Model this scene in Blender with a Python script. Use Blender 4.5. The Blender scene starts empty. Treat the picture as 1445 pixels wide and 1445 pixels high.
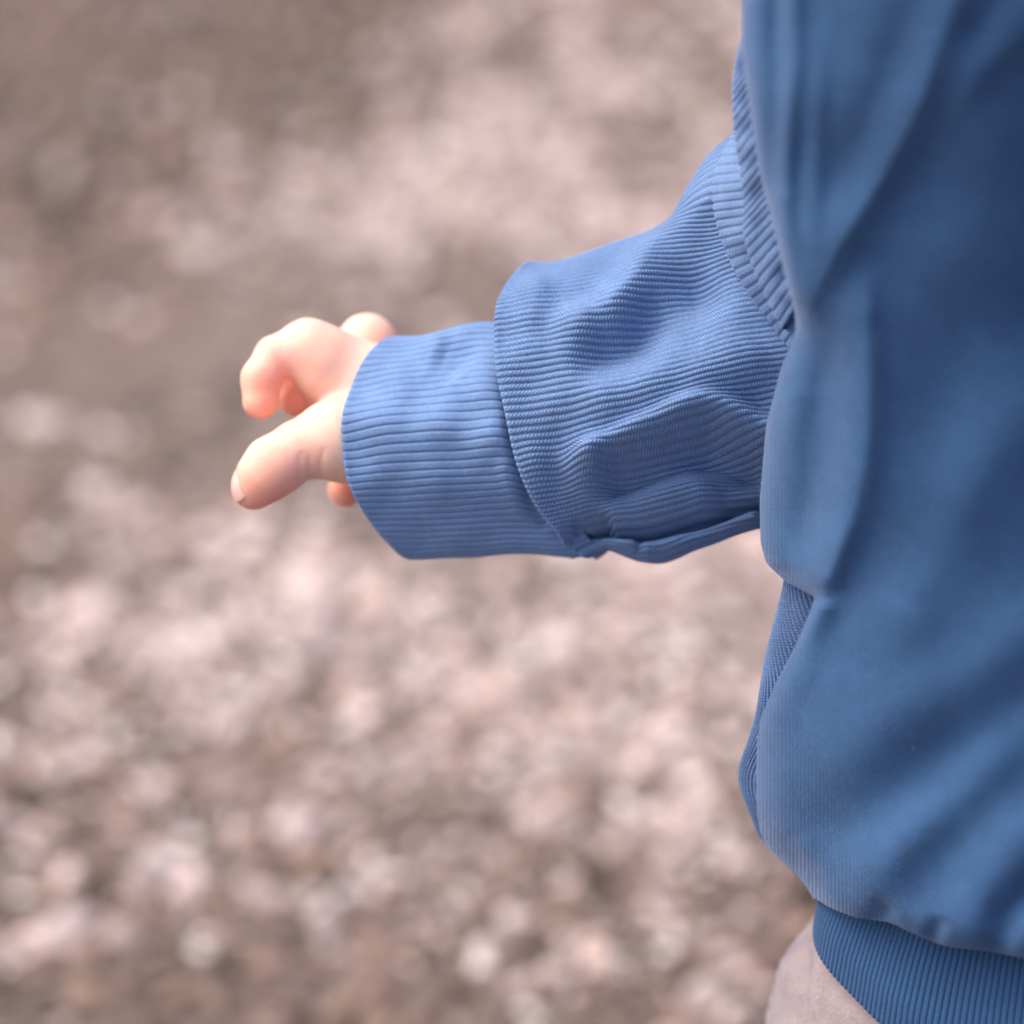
import bpy, math
import numpy as np
from mathutils import Vector

rng = np.random.default_rng(7)
scene = bpy.context.scene
COL = scene.collection

# ------------------------------------------------------------------ camera, sky, sun, exposure
PITCH = math.radians(30.0)
DIST = 1.10                       # metres from the lens to the sleeve
LENS, SENSOR, RES = 85.0, 24.0, 1445.0
K = DIST * SENSOR / LENS / RES    # metres per unit at the sleeve
RIGHT = np.array([1.0, 0.0, 0.0])
UP = np.array([0.0, math.sin(PITCH), math.cos(PITCH)])
BACK = np.array([0.0, -math.cos(PITCH), math.sin(PITCH)])
FOCUS = np.array([0.0, 0.0, 0.52])
CAM = FOCUS + DIST * BACK

cam_data = bpy.data.cameras.new('camera')
cam_data.lens = LENS
cam_data.sensor_width = SENSOR
cam_data.clip_start = 0.02
cam_data.clip_end = 500
cam_data.dof.use_dof = True
cam_data.dof.focus_distance = DIST - 0.004
cam_data.dof.aperture_fstop = 2.9
cam = bpy.data.objects.new('camera', cam_data)
cam.location = CAM
cam.rotation_euler = (math.pi / 2 - PITCH, 0, 0)
COL.objects.link(cam)
scene.camera = cam

SUN_ELEV, SUN_AZ = math.radians(56), math.radians(-80)   # azimuth from +Y (away from the lens), negative = to the left
world = bpy.data.worlds.new('World')
scene.world = world
world.use_nodes = True
nt = world.node_tree
sky = nt.nodes.new('ShaderNodeTexSky')
sky.sky_type = 'NISHITA'
sky.sun_disc = False
sky.sun_elevation = SUN_ELEV
sky.sun_rotation = SUN_AZ
sky.dust_density = 7.0
sky.ozone_density = 0.8
bg = nt.nodes['Background']
bg.inputs['Strength'].default_value = 0.095
nt.links.new(sky.outputs['Color'], bg.inputs['Color'])

sun_data = bpy.data.lights.new('sun', 'SUN')
sun_data.energy = 1.0
sun_data.angle = math.radians(100)
sun_data.color = (1.0, 0.965, 0.935)
sun = bpy.data.objects.new('sun', sun_data)
sdir = Vector((math.sin(SUN_AZ) * math.cos(SUN_ELEV), math.cos(SUN_AZ) * math.cos(SUN_ELEV), math.sin(SUN_ELEV)))
sun.rotation_euler = sdir.to_track_quat('Z', 'Y').to_euler()
sun.location = (-3, 2, 4)
COL.objects.link(sun)

scene.view_settings.view_transform = 'Standard'
scene.view_settings.look = 'None'
scene.view_settings.gamma = 1
scene.view_settings.use_curve_mapping = False
scene.view_settings.exposure = 1.2
scene.cycles.use_denoising = True
scene.cycles.denoising_prefilter = 'ACCURATE'


# ------------------------------------------------------------------ helpers
def to_world(px, py, z):
    """a direction through the lens and a nearness (in units of K) -> metres in the world"""
    px, py, z = np.broadcast_arrays(np.asarray(px, float), np.asarray(py, float), np.asarray(z, float))
    d = DIST - z * K
    s = SENSOR / LENS / RES
    x = (px - RES / 2) * s * d
    y = -(py - RES / 2) * s * d
    return CAM + x[..., None] * RIGHT + y[..., None] * UP - d[..., None] * BACK


def spline_matrix(n, periodic):
    A = np.zeros((n, n)); B = np.zeros((n, n))
    for i in range(n):
        if periodic:
            A[i, i] = 4; A[i, (i - 1) % n] += 1; A[i, (i + 1) % n] += 1
            B[i, (i + 1) % n] += 3; B[i, (i - 1) % n] -= 3
        elif i == 0:
            A[i, 0] = 2; A[i, 1] = 1; B[i, 1] = 3; B[i, 0] = -3
        elif i == n - 1:
            A[i, i] = 2; A[i, i - 1] = 1; B[i, i] = 3; B[i, i - 1] = -3
        else:
            A[i, i] = 4; A[i, i - 1] = 1; A[i, i + 1] = 1; B[i, i + 1] = 3; B[i, i - 1] = -3
    return np.linalg.solve(A, B)


def spline(ctrl, t, periodic=False):
    """C2 cubic through ctrl (first axis), at parameters t in knot units"""
    ctrl = np.asarray(ctrl, float); n = len(ctrl)
    D = np.tensordot(spline_matrix(n, periodic), ctrl, 1)
    t = np.asarray(t, float)
    if periodic:
        i = np.floor(t).astype(int); f = t - i; i0 = i % n; i1 = (i + 1) % n
    else:
        i = np.clip(np.floor(t).astype(int), 0, n - 2); f = t - i; i0 = i; i1 = i + 1
    f = f.reshape((-1,) + (1,) * (ctrl.ndim - 1))
    a, b, da, db = ctrl[i0], ctrl[i1], D[i0], D[i1]
    return a + f * da + f**2 * (3 * (b - a) - 2 * da - db) + f**3 * (2 * (a - b) + da + db)


def ridge(px, py, poly, wl, wr, amp, fade=None):
    """a soft crest (or trough) along poly, wl wide on its left and wr on its right when walked, dying out at both ends"""
    x, y = resample(poly, 4.0)
    k = max(2, len(x) // 12)
    poly = np.stack([smooth_ends(x, k), smooth_ends(y, k)], 1)[::2]
    seg = np.hypot(*np.diff(poly, axis=0).T); L = np.concatenate([[0], np.cumsum(seg)])
    if fade is None: fade = min(0.35 * L[-1], 1.6 * max(wl, wr))
    best = np.full(px.shape, 1e9); sgn = np.zeros(px.shape); al = np.zeros(px.shape)
    m0 = max(wl, wr) * 3
    lo, hi = poly.min(0) - m0, poly.max(0) + m0
    sel = (px > lo[0]) & (px < hi[0]) & (py > lo[1]) & (py < hi[1])
    qx, qy = px[sel], py[sel]
    best = np.full(qx.shape, 1e9); sgn = np.zeros(qx.shape); al = np.zeros(qx.shape)
    for n, (a, b) in enumerate(zip(poly[:-1], poly[1:])):
        ab = b - a
        t = np.clip(((qx - a[0]) * ab[0] + (qy - a[1]) * ab[1]) / max(ab @ ab, 1e-9), 0, 1)
        dx = qx - a[0] - t * ab[0]; dy = qy - a[1] - t * ab[1]
        d = np.hypot(dx, dy)
        c = (ab[0] * dy - ab[1] * dx) / max(seg[n], 1e-9)
        m = d < best
        best = np.where(m, d, best); sgn = np.where(m, c, sgn); al = np.where(m, L[n] + t * seg[n], al)
    w = np.where(sgn < 0, wl, wr)
    f = np.clip(np.minimum(al, L[-1] - al) / max(fade, 1e-6), 0, 1)
    out = np.zeros(px.shape)
    out[sel] = amp * f * f * (3 - 2 * f) * np.exp(-(best / w) ** 2)
    return out


def smooth_ends(a, k):
    p = np.concatenate([2 * a[0] - a[k:0:-1], a, 2 * a[-1] - a[-2:-k - 2:-1]])
    g = np.exp(-0.5 * (np.arange(-k, k + 1) / (k / 2)) ** 2)
    return np.convolve(p, g / g.sum(), 'valid')


def soft_noise(px, py, scale, seed, n=14):
    r = np.random.default_rng(seed)
    out = np.zeros(np.shape(px))
    for _ in range(n):
        a = r.uniform(0, 2 * math.pi); f = r.uniform(0.5, 1.6) / scale * 2 * math.pi
        out = out + np.sin(f * (px * math.cos(a) + py * math.sin(a)) + r.uniform(0, 6.28))
    return out / math.sqrt(n / 2) / 1.4


def smooth1(a, sigma):
    r = int(3 * sigma) + 1
    k = np.exp(-0.5 * (np.arange(-r, r + 1) / sigma) ** 2); k /= k.sum()
    return np.convolve(np.concatenate([np.full(r, a[0]), a, np.full(r, a[-1])]), k, 'valid')


def resample(poly, step, sigma=0):
    poly = np.asarray(poly, float)
    L = np.concatenate([[0], np.cumsum(np.hypot(*np.diff(poly, axis=0).T))])
    s = np.arange(0, L[-1], step)
    x = np.interp(s, L, poly[:, 0]); y = np.interp(s, L, poly[:, 1])
    if sigma:
        x = smooth1(x, sigma / step); y = smooth1(y, sigma / step)
    return x, y


def normals_of(P, wrap_u=False, wrap_v=False):
    def grad(A, ax, wrap):
        if wrap:
            return np.roll(A, -1, ax) - np.roll(A, 1, ax)
        return np.gradient(A, axis=ax)
    n = np.cross(grad(P, 0, wrap_u), grad(P, 1, wrap_v))
    return n / np.maximum(np.linalg.norm(n, axis=-1, keepdims=True), 1e-12)


def fast_mesh(name, V, F, uv=None):
    me = bpy.data.meshes.new(name)
    V = np.ascontiguousarray(V, np.float32).reshape(-1, 3); F = np.ascontiguousarray(F, np.int32)
    n, k = F.shape
    me.vertices.add(len(V)); me.vertices.foreach_set('co', V.ravel())
    me.loops.add(n * k); me.loops.foreach_set('vertex_index', F.ravel())
    me.polygons.add(n)
    me.polygons.foreach_set('loop_start', np.arange(0, n * k, k, dtype=np.int32))
    me.polygons.foreach_set('use_smooth', np.ones(n, bool))
    if uv is not None:
        l = me.uv_layers.new(name='UVMap')
        l.data.foreach_set('uv', np.ascontiguousarray(uv.reshape(-1, 2)[F.ravel()], np.float32).ravel())
    me.update(calc_edges=True); me.validate()
    return me


def grid_faces(nu, nv, wrap_v=False, flip=False):
    i = np.arange(nu - 1)[:, None]; j = np.arange(nv if wrap_v else nv - 1)[None, :]
    j1 = (j + 1) % nv
    q = np.stack(np.broadcast_arrays(i * nv + j, i * nv + j1, (i + 1) * nv + j1, (i + 1) * nv + j), -1).reshape(-1, 4)
    return q[:, ::-1] if flip else q


def link(name, me, mat, parent=None, **props):
    o = bpy.data.objects.new(name, me)
    if mat: me.materials.append(mat)
    COL.objects.link(o)
    if parent is not None:
        o.parent = parent
        ROOTOFF = parent
        while ROOTOFF.parent: ROOTOFF = ROOTOFF.parent
        # children are modelled in world metres; undo the root's place
        if parent is ROOTOFF:
            o.location = -Vector(parent.location)
    for k, v in props.items(): o[k] = v
    return o


# ---- distance fields on a rectilinear grid, meshed with surface nets
class Field:
    def __init__(self, xs, ys, zs):
        self.ax = [np.asarray(a, np.float32) for a in (xs, ys, zs)]
        self.F = np.full([len(a) for a in self.ax], 1.0, np.float32)

    def box(self, lo, hi):
        return tuple(slice(max(int(np.searchsorted(a, l)) - 1, 0), int(np.searchsorted(a, h)) + 1) for a, l, h in zip(self.ax, lo, hi))

    def grid(self, sl):
        X, Y, Z = (a[s] for a, s in zip(self.ax, sl))
        return X[:, None, None], Y[None, :, None], Z[None, None, :]

    @staticmethod
    def cone(G, a, b, ra, rb):
        X, Y, Z = G; ab = np.asarray(b, float) - a; L = max(float(ab @ ab), 1e-12)
        t = np.clip(((X - a[0]) * ab[0] + (Y - a[1]) * ab[1] + (Z - a[2]) * ab[2]) / L, 0, 1).astype(np.float32)
        d = np.sqrt((X - a[0] - t * ab[0]) ** 2 + (Y - a[1] - t * ab[1]) ** 2 + (Z - a[2] - t * ab[2]) ** 2)
        return d - (ra + t * (rb - ra))

    @staticmethod
    def smin(a, b, k):
        h = np.maximum(k - np.abs(a - b), 0) / k
        return np.minimum(a, b) - h * h * k * 0.25

    def add_cone(self, a, b, ra, rb, k):
        a = np.asarray(a, float); b = np.asarray(b, float)
        m = max(ra, rb) + k + 0.012
        sl = self.box(np.minimum(a, b) - m, np.maximum(a, b) + m)
        self.F[sl] = self.smin(self.F[sl], self.cone(self.grid(sl), a, b, ra, rb), k)

    def add_ellipsoid(self, c, r, k):
        c = np.asarray(c, float); r = np.asarray(r, float); m = k + 0.012
        sl = self.box(c - r - m, c + r + m)
        X, Y, Z = self.grid(sl)
        k0 = np.sqrt(((X - c[0]) / r[0]) ** 2 + ((Y - c[1]) / r[1]) ** 2 + ((Z - c[2]) / r[2]) ** 2)
        k1 = np.sqrt(((X - c[0]) / r[0]**2) ** 2 + ((Y - c[1]) / r[1]**2) ** 2 + ((Z - c[2]) / r[2]**2) ** 2)
        self.F[sl] = self.smin(self.F[sl], k0 * (k0 - 1) / np.maximum(k1, 1e-6), k)

    def add_chains(self, chains, kin, kout, pad):
        """fingers: each chain blends into what is there, but not into the other chains"""
        pts = np.concatenate([[p[:3] for p in c] for c in chains])
        sl = self.box(pts.min(0) - pad, pts.max(0) + pad)
        G = self.grid(sl); base = self.F[sl].copy(); out = base.copy()
        for c in chains:
            f = np.full(base.shape, 1.0, np.float32)
            for p, q in zip(c[:-1], c[1:]):
                f = self.smin(f, self.cone(G, np.array(p[:3]), np.array(q[:3]), p[3], q[3]), kin)
            out = np.minimum(out, self.smin(base, f, kout))
        self.F[sl] = out

    def mesh(self):
        F = self.F; ax = self.ax; S = F < 0
        n = S.shape
        c = np.zeros([k - 1 for k in n], np.int8)
        for dx in (0, 1):
            for dy in (0, 1):
                for dz in (0, 1):
                    c += S[dx:n[0]-1+dx, dy:n[1]-1+dy, dz:n[2]-1+dz]
        cell = np.argwhere((c > 0) & (c < 8))
        ids = np.full(c.shape, -1, np.int32); ids[tuple(cell.T)] = np.arange(len(cell))
        acc = np.zeros((len(cell), 3)); cnt = np.zeros(len(cell))
        corners = [(a, b, d) for a in (0, 1) for b in (0, 1) for d in (0, 1)]
        for p in corners:
            for k in range(3):
                if p[k]: continue
                q = list(p); q[k] = 1
                ia = cell + p; ib = cell + q
                fa = F[tuple(ia.T)]; fb = F[tuple(ib.T)]
                m = (fa < 0) != (fb < 0)
                t = np.where(m, fa / np.where(m, fa - fb, 1), 0)
                pa = np.stack([ax[i][ia[:, i]] for i in range(3)], 1); pb = np.stack([ax[i][ib[:, i]] for i in range(3)], 1)
                acc += np.where(m[:, None], pa + t[:, None] * (pb - pa), 0); cnt += m
        V = acc / cnt[:, None]
        faces = []
        for k in range(3):
            a, b = (k + 1) % 3, (k + 2) % 3
            sl0 = [slice(None)] * 3; sl1 = [slice(None)] * 3
            sl0[k] = slice(0, -1); sl1[k] = slice(1, None)
            e = S[tuple(sl0)] != S[tuple(sl1)]
            idx = np.argwhere(e)
            ok = (idx[:, a] > 0) & (idx[:, b] > 0) & (idx[:, a] < n[a] - 1) & (idx[:, b] < n[b] - 1)
            idx = idx[ok]
            ins = S[tuple(idx.T)]
            def cid(da, db):
                j = idx.copy(); j[:, a] += da; j[:, b] += db
                return ids[tuple(j.T)]
            q = np.stack([cid(-1, -1), cid(0, -1), cid(0, 0), cid(-1, 0)], 1)
            q[~ins] = q[~ins][:, ::-1]
            faces.append(q)
        return V, np.concatenate(faces)


def vert_normals(V, F):
    n = np.cross(V[F[:, 2]] - V[F[:, 0]], V[F[:, 3]] - V[F[:, 1]])
    N = np.zeros_like(V)
    for k in range(4):
        for c in range(3): N[:, c] += np.bincount(F[:, k], n[:, c], len(V))
    return N / np.maximum(np.linalg.norm(N, axis=1, keepdims=True), 1e-12)


def relax(V, F, it, mask=None):
    e = np.concatenate([F[:, [0, 1]], F[:, [1, 2]], F[:, [2, 3]], F[:, [3, 0]]])
    deg = np.bincount(e[:, 0], minlength=len(V)) + np.bincount(e[:, 1], minlength=len(V))
    for k in range(it):
        lam = 0.5 if k % 2 == 0 else -0.52
        S = np.stack([np.bincount(e[:, 0], V[e[:, 1], c], len(V)) + np.bincount(e[:, 1], V[e[:, 0], c], len(V)) for c in range(3)], 1)
        dV = S / np.maximum(deg, 1)[:, None] - V
        V = V + lam * (dV if mask is None else dV * mask[:, None])
    return V


# ------------------------------------------------------------------ materials
def new_mat(name):
    m = bpy.data.materials.new(name); m.use_nodes = True
    nt = m.node_tree
    return m, nt, nt.nodes['Principled BSDF']


def node(nt, typ, **kw):
    n = nt.nodes.new(typ)
    for k, v in kw.items(): setattr(n, k, v)
    return n


def math_node(nt, op, a, b=None):
    n = node(nt, 'ShaderNodeMath', operation=op)
    for i, v in enumerate((a, b)):
        if v is None: continue
        if isinstance(v, (int, float)): n.inputs[i].default_value = v
        else: nt.links.new(v, n.inputs[i])
    return n.outputs[0]


def cloth(name, base, stitch=0.9, cols=None, strength=0.5, mottle=0.18, sheen=0.35, dist=0.00025, knit=0.3):
    """knit: UV.x runs along the wales in mm, UV.y counts wales; fibres and stitches as fine relief"""
    m, nt, b = new_mat(name)
    L = nt.links
    b.inputs['Roughness'].default_value = 0.92
    b.inputs['Specular IOR Level'].default_value = 0.15
    b.inputs['Sheen Weight'].default_value = sheen
    b.inputs['Sheen Roughness'].default_value = 0.33
    b.inputs['Sheen Tint'].default_value = (0.62, 0.72, 1.0, 1)
    uv = node(nt, 'ShaderNodeUVMap'); sep = node(nt, 'ShaderNodeSeparateXYZ'); L.new(uv.outputs[0], sep.inputs[0])
    u, v = sep.outputs[0], sep.outputs[1]
    geo = node(nt, 'ShaderNodeNewGeometry')
    n1 = node(nt, 'ShaderNodeTexNoise'); n1.inputs['Scale'].default_value = 900; n1.inputs['Detail'].default_value = 3
    n2 = node(nt, 'ShaderNodeTexNoise'); n2.inputs['Scale'].default_value = 160; n2.inputs['Detail'].default_value = 4
    L.new(geo.outputs['Position'], n1.inputs['Vector']); L.new(geo.outputs['Position'], n2.inputs['Vector'])
    fr = math_node(nt, 'ABSOLUTE', math_node(nt, 'SUBTRACT', math_node(nt, 'FRACT', math_node(nt, 'ADD', v, 0.5)), 0.5))
    ph = math_node(nt, 'ADD', math_node(nt, 'MULTIPLY', u, 1.0 / stitch), math_node(nt, 'MULTIPLY', fr, 1.6))
    st = math_node(nt, 'SINE', math_node(nt, 'MULTIPLY', ph, 2 * math.pi))
    h = math_node(nt, 'ADD', math_node(nt, 'MULTIPLY', st, knit), n1.outputs['Fac'])
    if cols:
        cw = math_node(nt, 'COSINE', math_node(nt, 'MULTIPLY', v, 2 * math.pi))
        h = math_node(nt, 'ADD', h, math_node(nt, 'MULTIPLY', cw, cols))
    bump = node(nt, 'ShaderNodeBump'); bump.inputs['Strength'].default_value = strength; bump.inputs['Distance'].default_value = dist
    L.new(h, bump.inputs['Height']); L.new(bump.outputs[0], b.inputs['Normal'])
    mix = node(nt, 'ShaderNodeMix', data_type='RGBA')
    f = math_node(nt, 'ADD', math_node(nt, 'MULTIPLY', n1.outputs['Fac'], 0.5), math_node(nt, 'MULTIPLY', n2.outputs['Fac'], 0.5))
    L.new(f, mix.inputs['Factor'])
    mix.inputs['A'].default_value = tuple(c * (1 - mottle) for c in base) + (1,)
    mix.inputs['B'].default_value = tuple(min(c * (1 + mottle), 1) for c in base) + (1,)
    L.new(mix.outputs['Result'], b.inputs['Base Color'])
    return m


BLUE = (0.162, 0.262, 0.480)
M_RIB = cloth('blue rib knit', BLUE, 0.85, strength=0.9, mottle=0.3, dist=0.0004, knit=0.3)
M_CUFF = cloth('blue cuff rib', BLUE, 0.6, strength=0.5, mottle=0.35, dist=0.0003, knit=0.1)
M_FRONT = cloth('blue jersey', (0.048, 0.112, 0.244), 0.8, cols=0.14, strength=0.6, mottle=0.35, sheen=0.55)  # same garment as the sleeve; base darkened partly to stand for shade
M_HEM = cloth('blue hem rib', (0.040, 0.098, 0.222), 0.85, strength=0.6, mottle=0.2)  # darker than the cuff rib, partly as shade put into the colour
M_TROUSER = cloth('pinkish grey fleece', (0.33, 0.268, 0.282), 1.2, strength=1.0, mottle=0.4, sheen=0.5, dist=0.0004, knit=0.0)
M_TEAL = cloth('teal jersey', (0.08, 0.26, 0.27), 0.8, strength=0.5)


def skin_material():
    m, nt, b = new_mat('skin')
    L = nt.links
    geo = node(nt, 'ShaderNodeNewGeometry')
    at = node(nt, 'ShaderNodeAttribute', attribute_name='flush')
    n1 = node(nt, 'ShaderNodeTexNoise'); n1.inputs['Scale'].default_value = 120; n1.inputs['Detail'].default_value = 4
    L.new(geo.outputs['Position'], n1.inputs['Vector'])
    f = math_node(nt, 'ADD', at.outputs['Fac'], math_node(nt, 'MULTIPLY', math_node(nt, 'SUBTRACT', n1.outputs['Fac'], 0.5), 0.9))
    mix = node(nt, 'ShaderNodeMix', data_type='RGBA', clamp_factor=True)
    L.new(f, mix.inputs['Factor'])
    mix.inputs['A'].default_value = (0.85, 0.565, 0.465, 1)
    mix.inputs['B'].default_value = (0.85, 0.33, 0.235, 1)
    L.new(mix.outputs['Result'], b.inputs['Base Color'])
    b.inputs['Roughness'].default_value = 0.5
    b.inputs['Specular IOR Level'].default_value = 0.35
    b.inputs['Subsurface Weight'].default_value = 0.9
    b.inputs['Subsurface Radius'].default_value = (1.0, 0.32, 0.16)
    b.inputs['Subsurface Scale'].default_value = 0.009
    n2 = node(nt, 'ShaderNodeTexNoise'); n2.inputs['Scale'].default_value = 1400; n2.inputs['Detail'].default_value = 2
    L.new(geo.outputs['Position'], n2.inputs['Vector'])
    bump = node(nt, 'ShaderNodeBump'); bump.inputs['Strength'].default_value = 0.25; bump.inputs['Distance'].default_value = 0.0002
    L.new(n2.outputs['Fac'], bump.inputs['Height']); L.new(bump.outputs[0], b.inputs['Normal'])
    return m


def plain(name, col, rough=0.7, noise=0.15, scale=200):
    m, nt, b = new_mat(name)
    geo = node(nt, 'ShaderNodeNewGeometry')
    n1 = node(nt, 'ShaderNodeTexNoise'); n1.inputs['Scale'].default_value = scale; n1.inputs['Detail'].default_value = 5
    nt.links.new(geo.outputs['Position'], n1.inputs['Vector'])
    mix = node(nt, 'ShaderNodeMix', data_type='RGBA')
    nt.links.new(n1.outputs['Fac'], mix.inputs['Factor'])
    mix.inputs['A'].default_value = tuple(c * (1 - noise) for c in col) + (1,)
    mix.inputs['B'].default_value = tuple(min(1, c * (1 + noise)) for c in col) + (1,)
    nt.links.new(mix.outputs['Result'], b.inputs['Base Color'])
    b.inputs['Roughness'].default_value = rough
    return m


M_SKIN = skin_material()
M_NAIL = plain('nail', (0.76, 0.45, 0.40), 0.4, 0.05)
M_HAIR = plain('fair hair', (0.30, 0.20, 0.11), 0.5, 0.4, 300)
M_EYE = plain('eye', (0.75, 0.75, 0.75), 0.15, 0.03)
M_IRIS = plain('iris', (0.05, 0.035, 0.025), 0.1, 0.2)
M_SHOE = plain('brown shoe leather', (0.13, 0.075, 0.045), 0.5, 0.3)
M_SOLE = plain('pale rubber sole', (0.5, 0.46, 0.4), 0.8, 0.15)

# ------------------------------------------------------------------ ground and gravel
def ground_material():
    m, nt, b = new_mat('earth')
    L = nt.links
    geo = node(nt, 'ShaderNodeNewGeometry')
    n1 = node(nt, 'ShaderNodeTexNoise'); n1.inputs['Scale'].default_value = 9; n1.inputs['Detail'].default_value = 9
    n2 = node(nt, 'ShaderNodeTexVoronoi'); n2.inputs['Scale'].default_value = 70
    L.new(geo.outputs['Position'], n1.inputs['Vector']); L.new(geo.outputs['Position'], n2.inputs['Vector'])
    f = math_node(nt, 'ADD', math_node(nt, 'MULTIPLY', n1.outputs['Fac'], 0.6), math_node(nt, 'MULTIPLY', n2.outputs['Distance'], 0.4))
    ramp = node(nt, 'ShaderNodeValToRGB')
    ramp.color_ramp.elements[0].position = 0.3; ramp.color_ramp.elements[0].color = (0.060, 0.042, 0.035, 1)
    ramp.color_ramp.elements[1].position = 0.62; ramp.color_ramp.elements[1].color = (0.19, 0.14, 0.125, 1)
    L.new(f, ramp.inputs[0]); L.new(ramp.outputs[0], b.inputs['Base Color'])
    b.inputs['Roughness'].default_value = 0.95
    bump = node(nt, 'ShaderNodeBump'); bump.inputs['Strength'].default_value = 0.8; bump.inputs['Distance'].default_value = 0.01
    L.new(f, bump.inputs['Height']); L.new(bump.outputs[0], b.inputs['Normal'])
    return m


def build_ground():
    # one sheet to the horizon, finer near the child
    r = np.concatenate([[0.0], np.geomspace(0.3, 150, 40)]); a = np.linspace(0, 2 * math.pi, 96, endpoint=False)
    X = r[:, None] * np.cos(a); Y = 0.8 + r[:, None] * np.sin(a)
    Z = 0.004 * soft_noise(X, Y, 0.9, 3) * np.exp(-r[:, None] / 6)
    me = fast_mesh('ground', np.stack([X, Y, Z], -1), grid_faces(len(r), 96, True))
    link('ground', me, ground_material(), kind='structure')

    # loose gravel, chips and leaf crumbs
    n = 78000
    wide = rng.random(n) < 0.2
    x = np.where(wide, rng.uniform(-2.2, 2.4, n), rng.uniform(-0.75, 0.95, n)); y = np.where(wide, rng.uniform(-0.8, 3.6, n), rng.uniform(-0.05, 2.3, n))
    t = (1 + 5 ** 0.5) / 2
    ico = np.array([(-1, t, 0), (1, t, 0), (-1, -t, 0), (1, -t, 0), (0, -1, t), (0, 1, t), (0, -1, -t), (0, 1, -t), (t, 0, -1), (t, 0, 1), (-t, 0, -1), (-t, 0, 1)]) / math.hypot(1, t)
    tri = np.array([(0, 11, 5), (0, 5, 1), (0, 1, 7), (0, 7, 10), (0, 10, 11), (1, 5, 9), (5, 11, 4), (11, 10, 2), (10, 7, 6), (7, 1, 8), (3, 9, 4), (3, 4, 2), (3, 2, 6), (3, 6, 8), (3, 8, 9), (4, 9, 5), (2, 4, 11), (6, 2, 10), (8, 6, 7), (9, 8, 1)])
    size = np.exp(rng.normal(math.log(0.0049), 0.42, n)).clip(0.0025, 0.018)
    # patchy pale stones, thinned towards the view's edges to paint in corner shading
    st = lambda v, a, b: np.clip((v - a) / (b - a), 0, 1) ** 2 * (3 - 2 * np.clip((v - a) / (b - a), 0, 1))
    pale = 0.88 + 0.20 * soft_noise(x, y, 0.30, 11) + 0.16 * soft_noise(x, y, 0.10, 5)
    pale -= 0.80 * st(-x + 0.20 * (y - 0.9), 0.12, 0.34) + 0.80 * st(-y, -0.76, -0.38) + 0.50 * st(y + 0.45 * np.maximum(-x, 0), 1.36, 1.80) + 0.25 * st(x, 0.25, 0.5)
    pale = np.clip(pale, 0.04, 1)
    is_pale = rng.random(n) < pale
    painted_glint = rng.random(n) < 0.008 + 0.13 * pale  # some stones coloured near white to stand in for glints
    size = np.where(painted_glint, np.minimum(size, 0.0062), size)
    sc = np.stack([rng.uniform(0.8, 1.4, n), rng.uniform(0.6, 1.0, n), rng.uniform(0.35, 0.7, n)], 1) * size[:, None]
    flat = ~is_pale & (rng.random(n) < 0.55)            # crumbs of dry leaf and bark
    sc[flat] *= np.array([1.5, 0.9, 0.28])
    V = ico[None] * (1 + rng.uniform(-0.22, 0.22, (n, 12, 1))) * sc[:, None, :]
    a = rng.uniform(0, 2 * math.pi, n); b = rng.normal(0, 0.3, n)
    ca, sa, cb, sb = np.cos(a), np.sin(a), np.cos(b), np.sin(b)
    V = np.stack([V[..., 0] * cb[:, None] - V[..., 2] * sb[:, None], V[..., 1], V[..., 0] * sb[:, None] + V[..., 2] * cb[:, None]], -1)
    V = np.stack([V[..., 0] * ca[:, None] - V[..., 1] * sa[:, None], V[..., 0] * sa[:, None] + V[..., 1] * ca[:, None], V[..., 2]], -1)
    z = sc[:, 2] * rng.uniform(0.35, 0.9, n) + np.where(flat, 0.004, 0)
    V += np.stack([x, y, z], -1)[:, None, :]
    F = (np.arange(n)[:, None, None] * 12 + tri[None]).reshape(-1, 3)
    me = fast_mesh('gravel', V.reshape(-1, 3), F)
    me.polygons.foreach_set('use_smooth', np.zeros(len(F), bool))
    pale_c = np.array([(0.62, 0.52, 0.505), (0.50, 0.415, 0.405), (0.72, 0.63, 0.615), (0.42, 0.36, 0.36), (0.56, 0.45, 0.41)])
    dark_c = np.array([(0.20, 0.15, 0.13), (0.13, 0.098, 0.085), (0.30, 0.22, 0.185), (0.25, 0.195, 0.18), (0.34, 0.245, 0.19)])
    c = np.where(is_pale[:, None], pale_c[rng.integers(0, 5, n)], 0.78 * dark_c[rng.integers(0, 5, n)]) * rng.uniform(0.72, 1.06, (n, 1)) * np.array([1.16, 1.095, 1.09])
    c = np.where(painted_glint[:, None], np.array([0.88, 0.81, 0.80]) * rng.uniform(0.85, 1.05, (n, 1)), c * 0.90)
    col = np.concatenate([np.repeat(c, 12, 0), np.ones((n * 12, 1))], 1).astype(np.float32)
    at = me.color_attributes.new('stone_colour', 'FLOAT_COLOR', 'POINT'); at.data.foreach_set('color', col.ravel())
    m, nt, bs = new_mat('gravel stone')
    an = node(nt, 'ShaderNodeAttribute', attribute_name='stone_colour')
    nt.links.new(an.outputs['Color'], bs.inputs['Base Color']); bs.inputs['Roughness'].default_value = 0.8
    bs.inputs['Specular IOR Level'].default_value = 0.3
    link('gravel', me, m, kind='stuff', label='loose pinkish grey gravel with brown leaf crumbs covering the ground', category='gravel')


build_ground()

# ------------------------------------------------------------------ the child
CX = 1541.0                                            # the torso's middle


def z_side(py):                                        # nearness of the flank: the chest leans towards the lens
    return 0.42 * (1150 - np.asarray(py, float))


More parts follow.
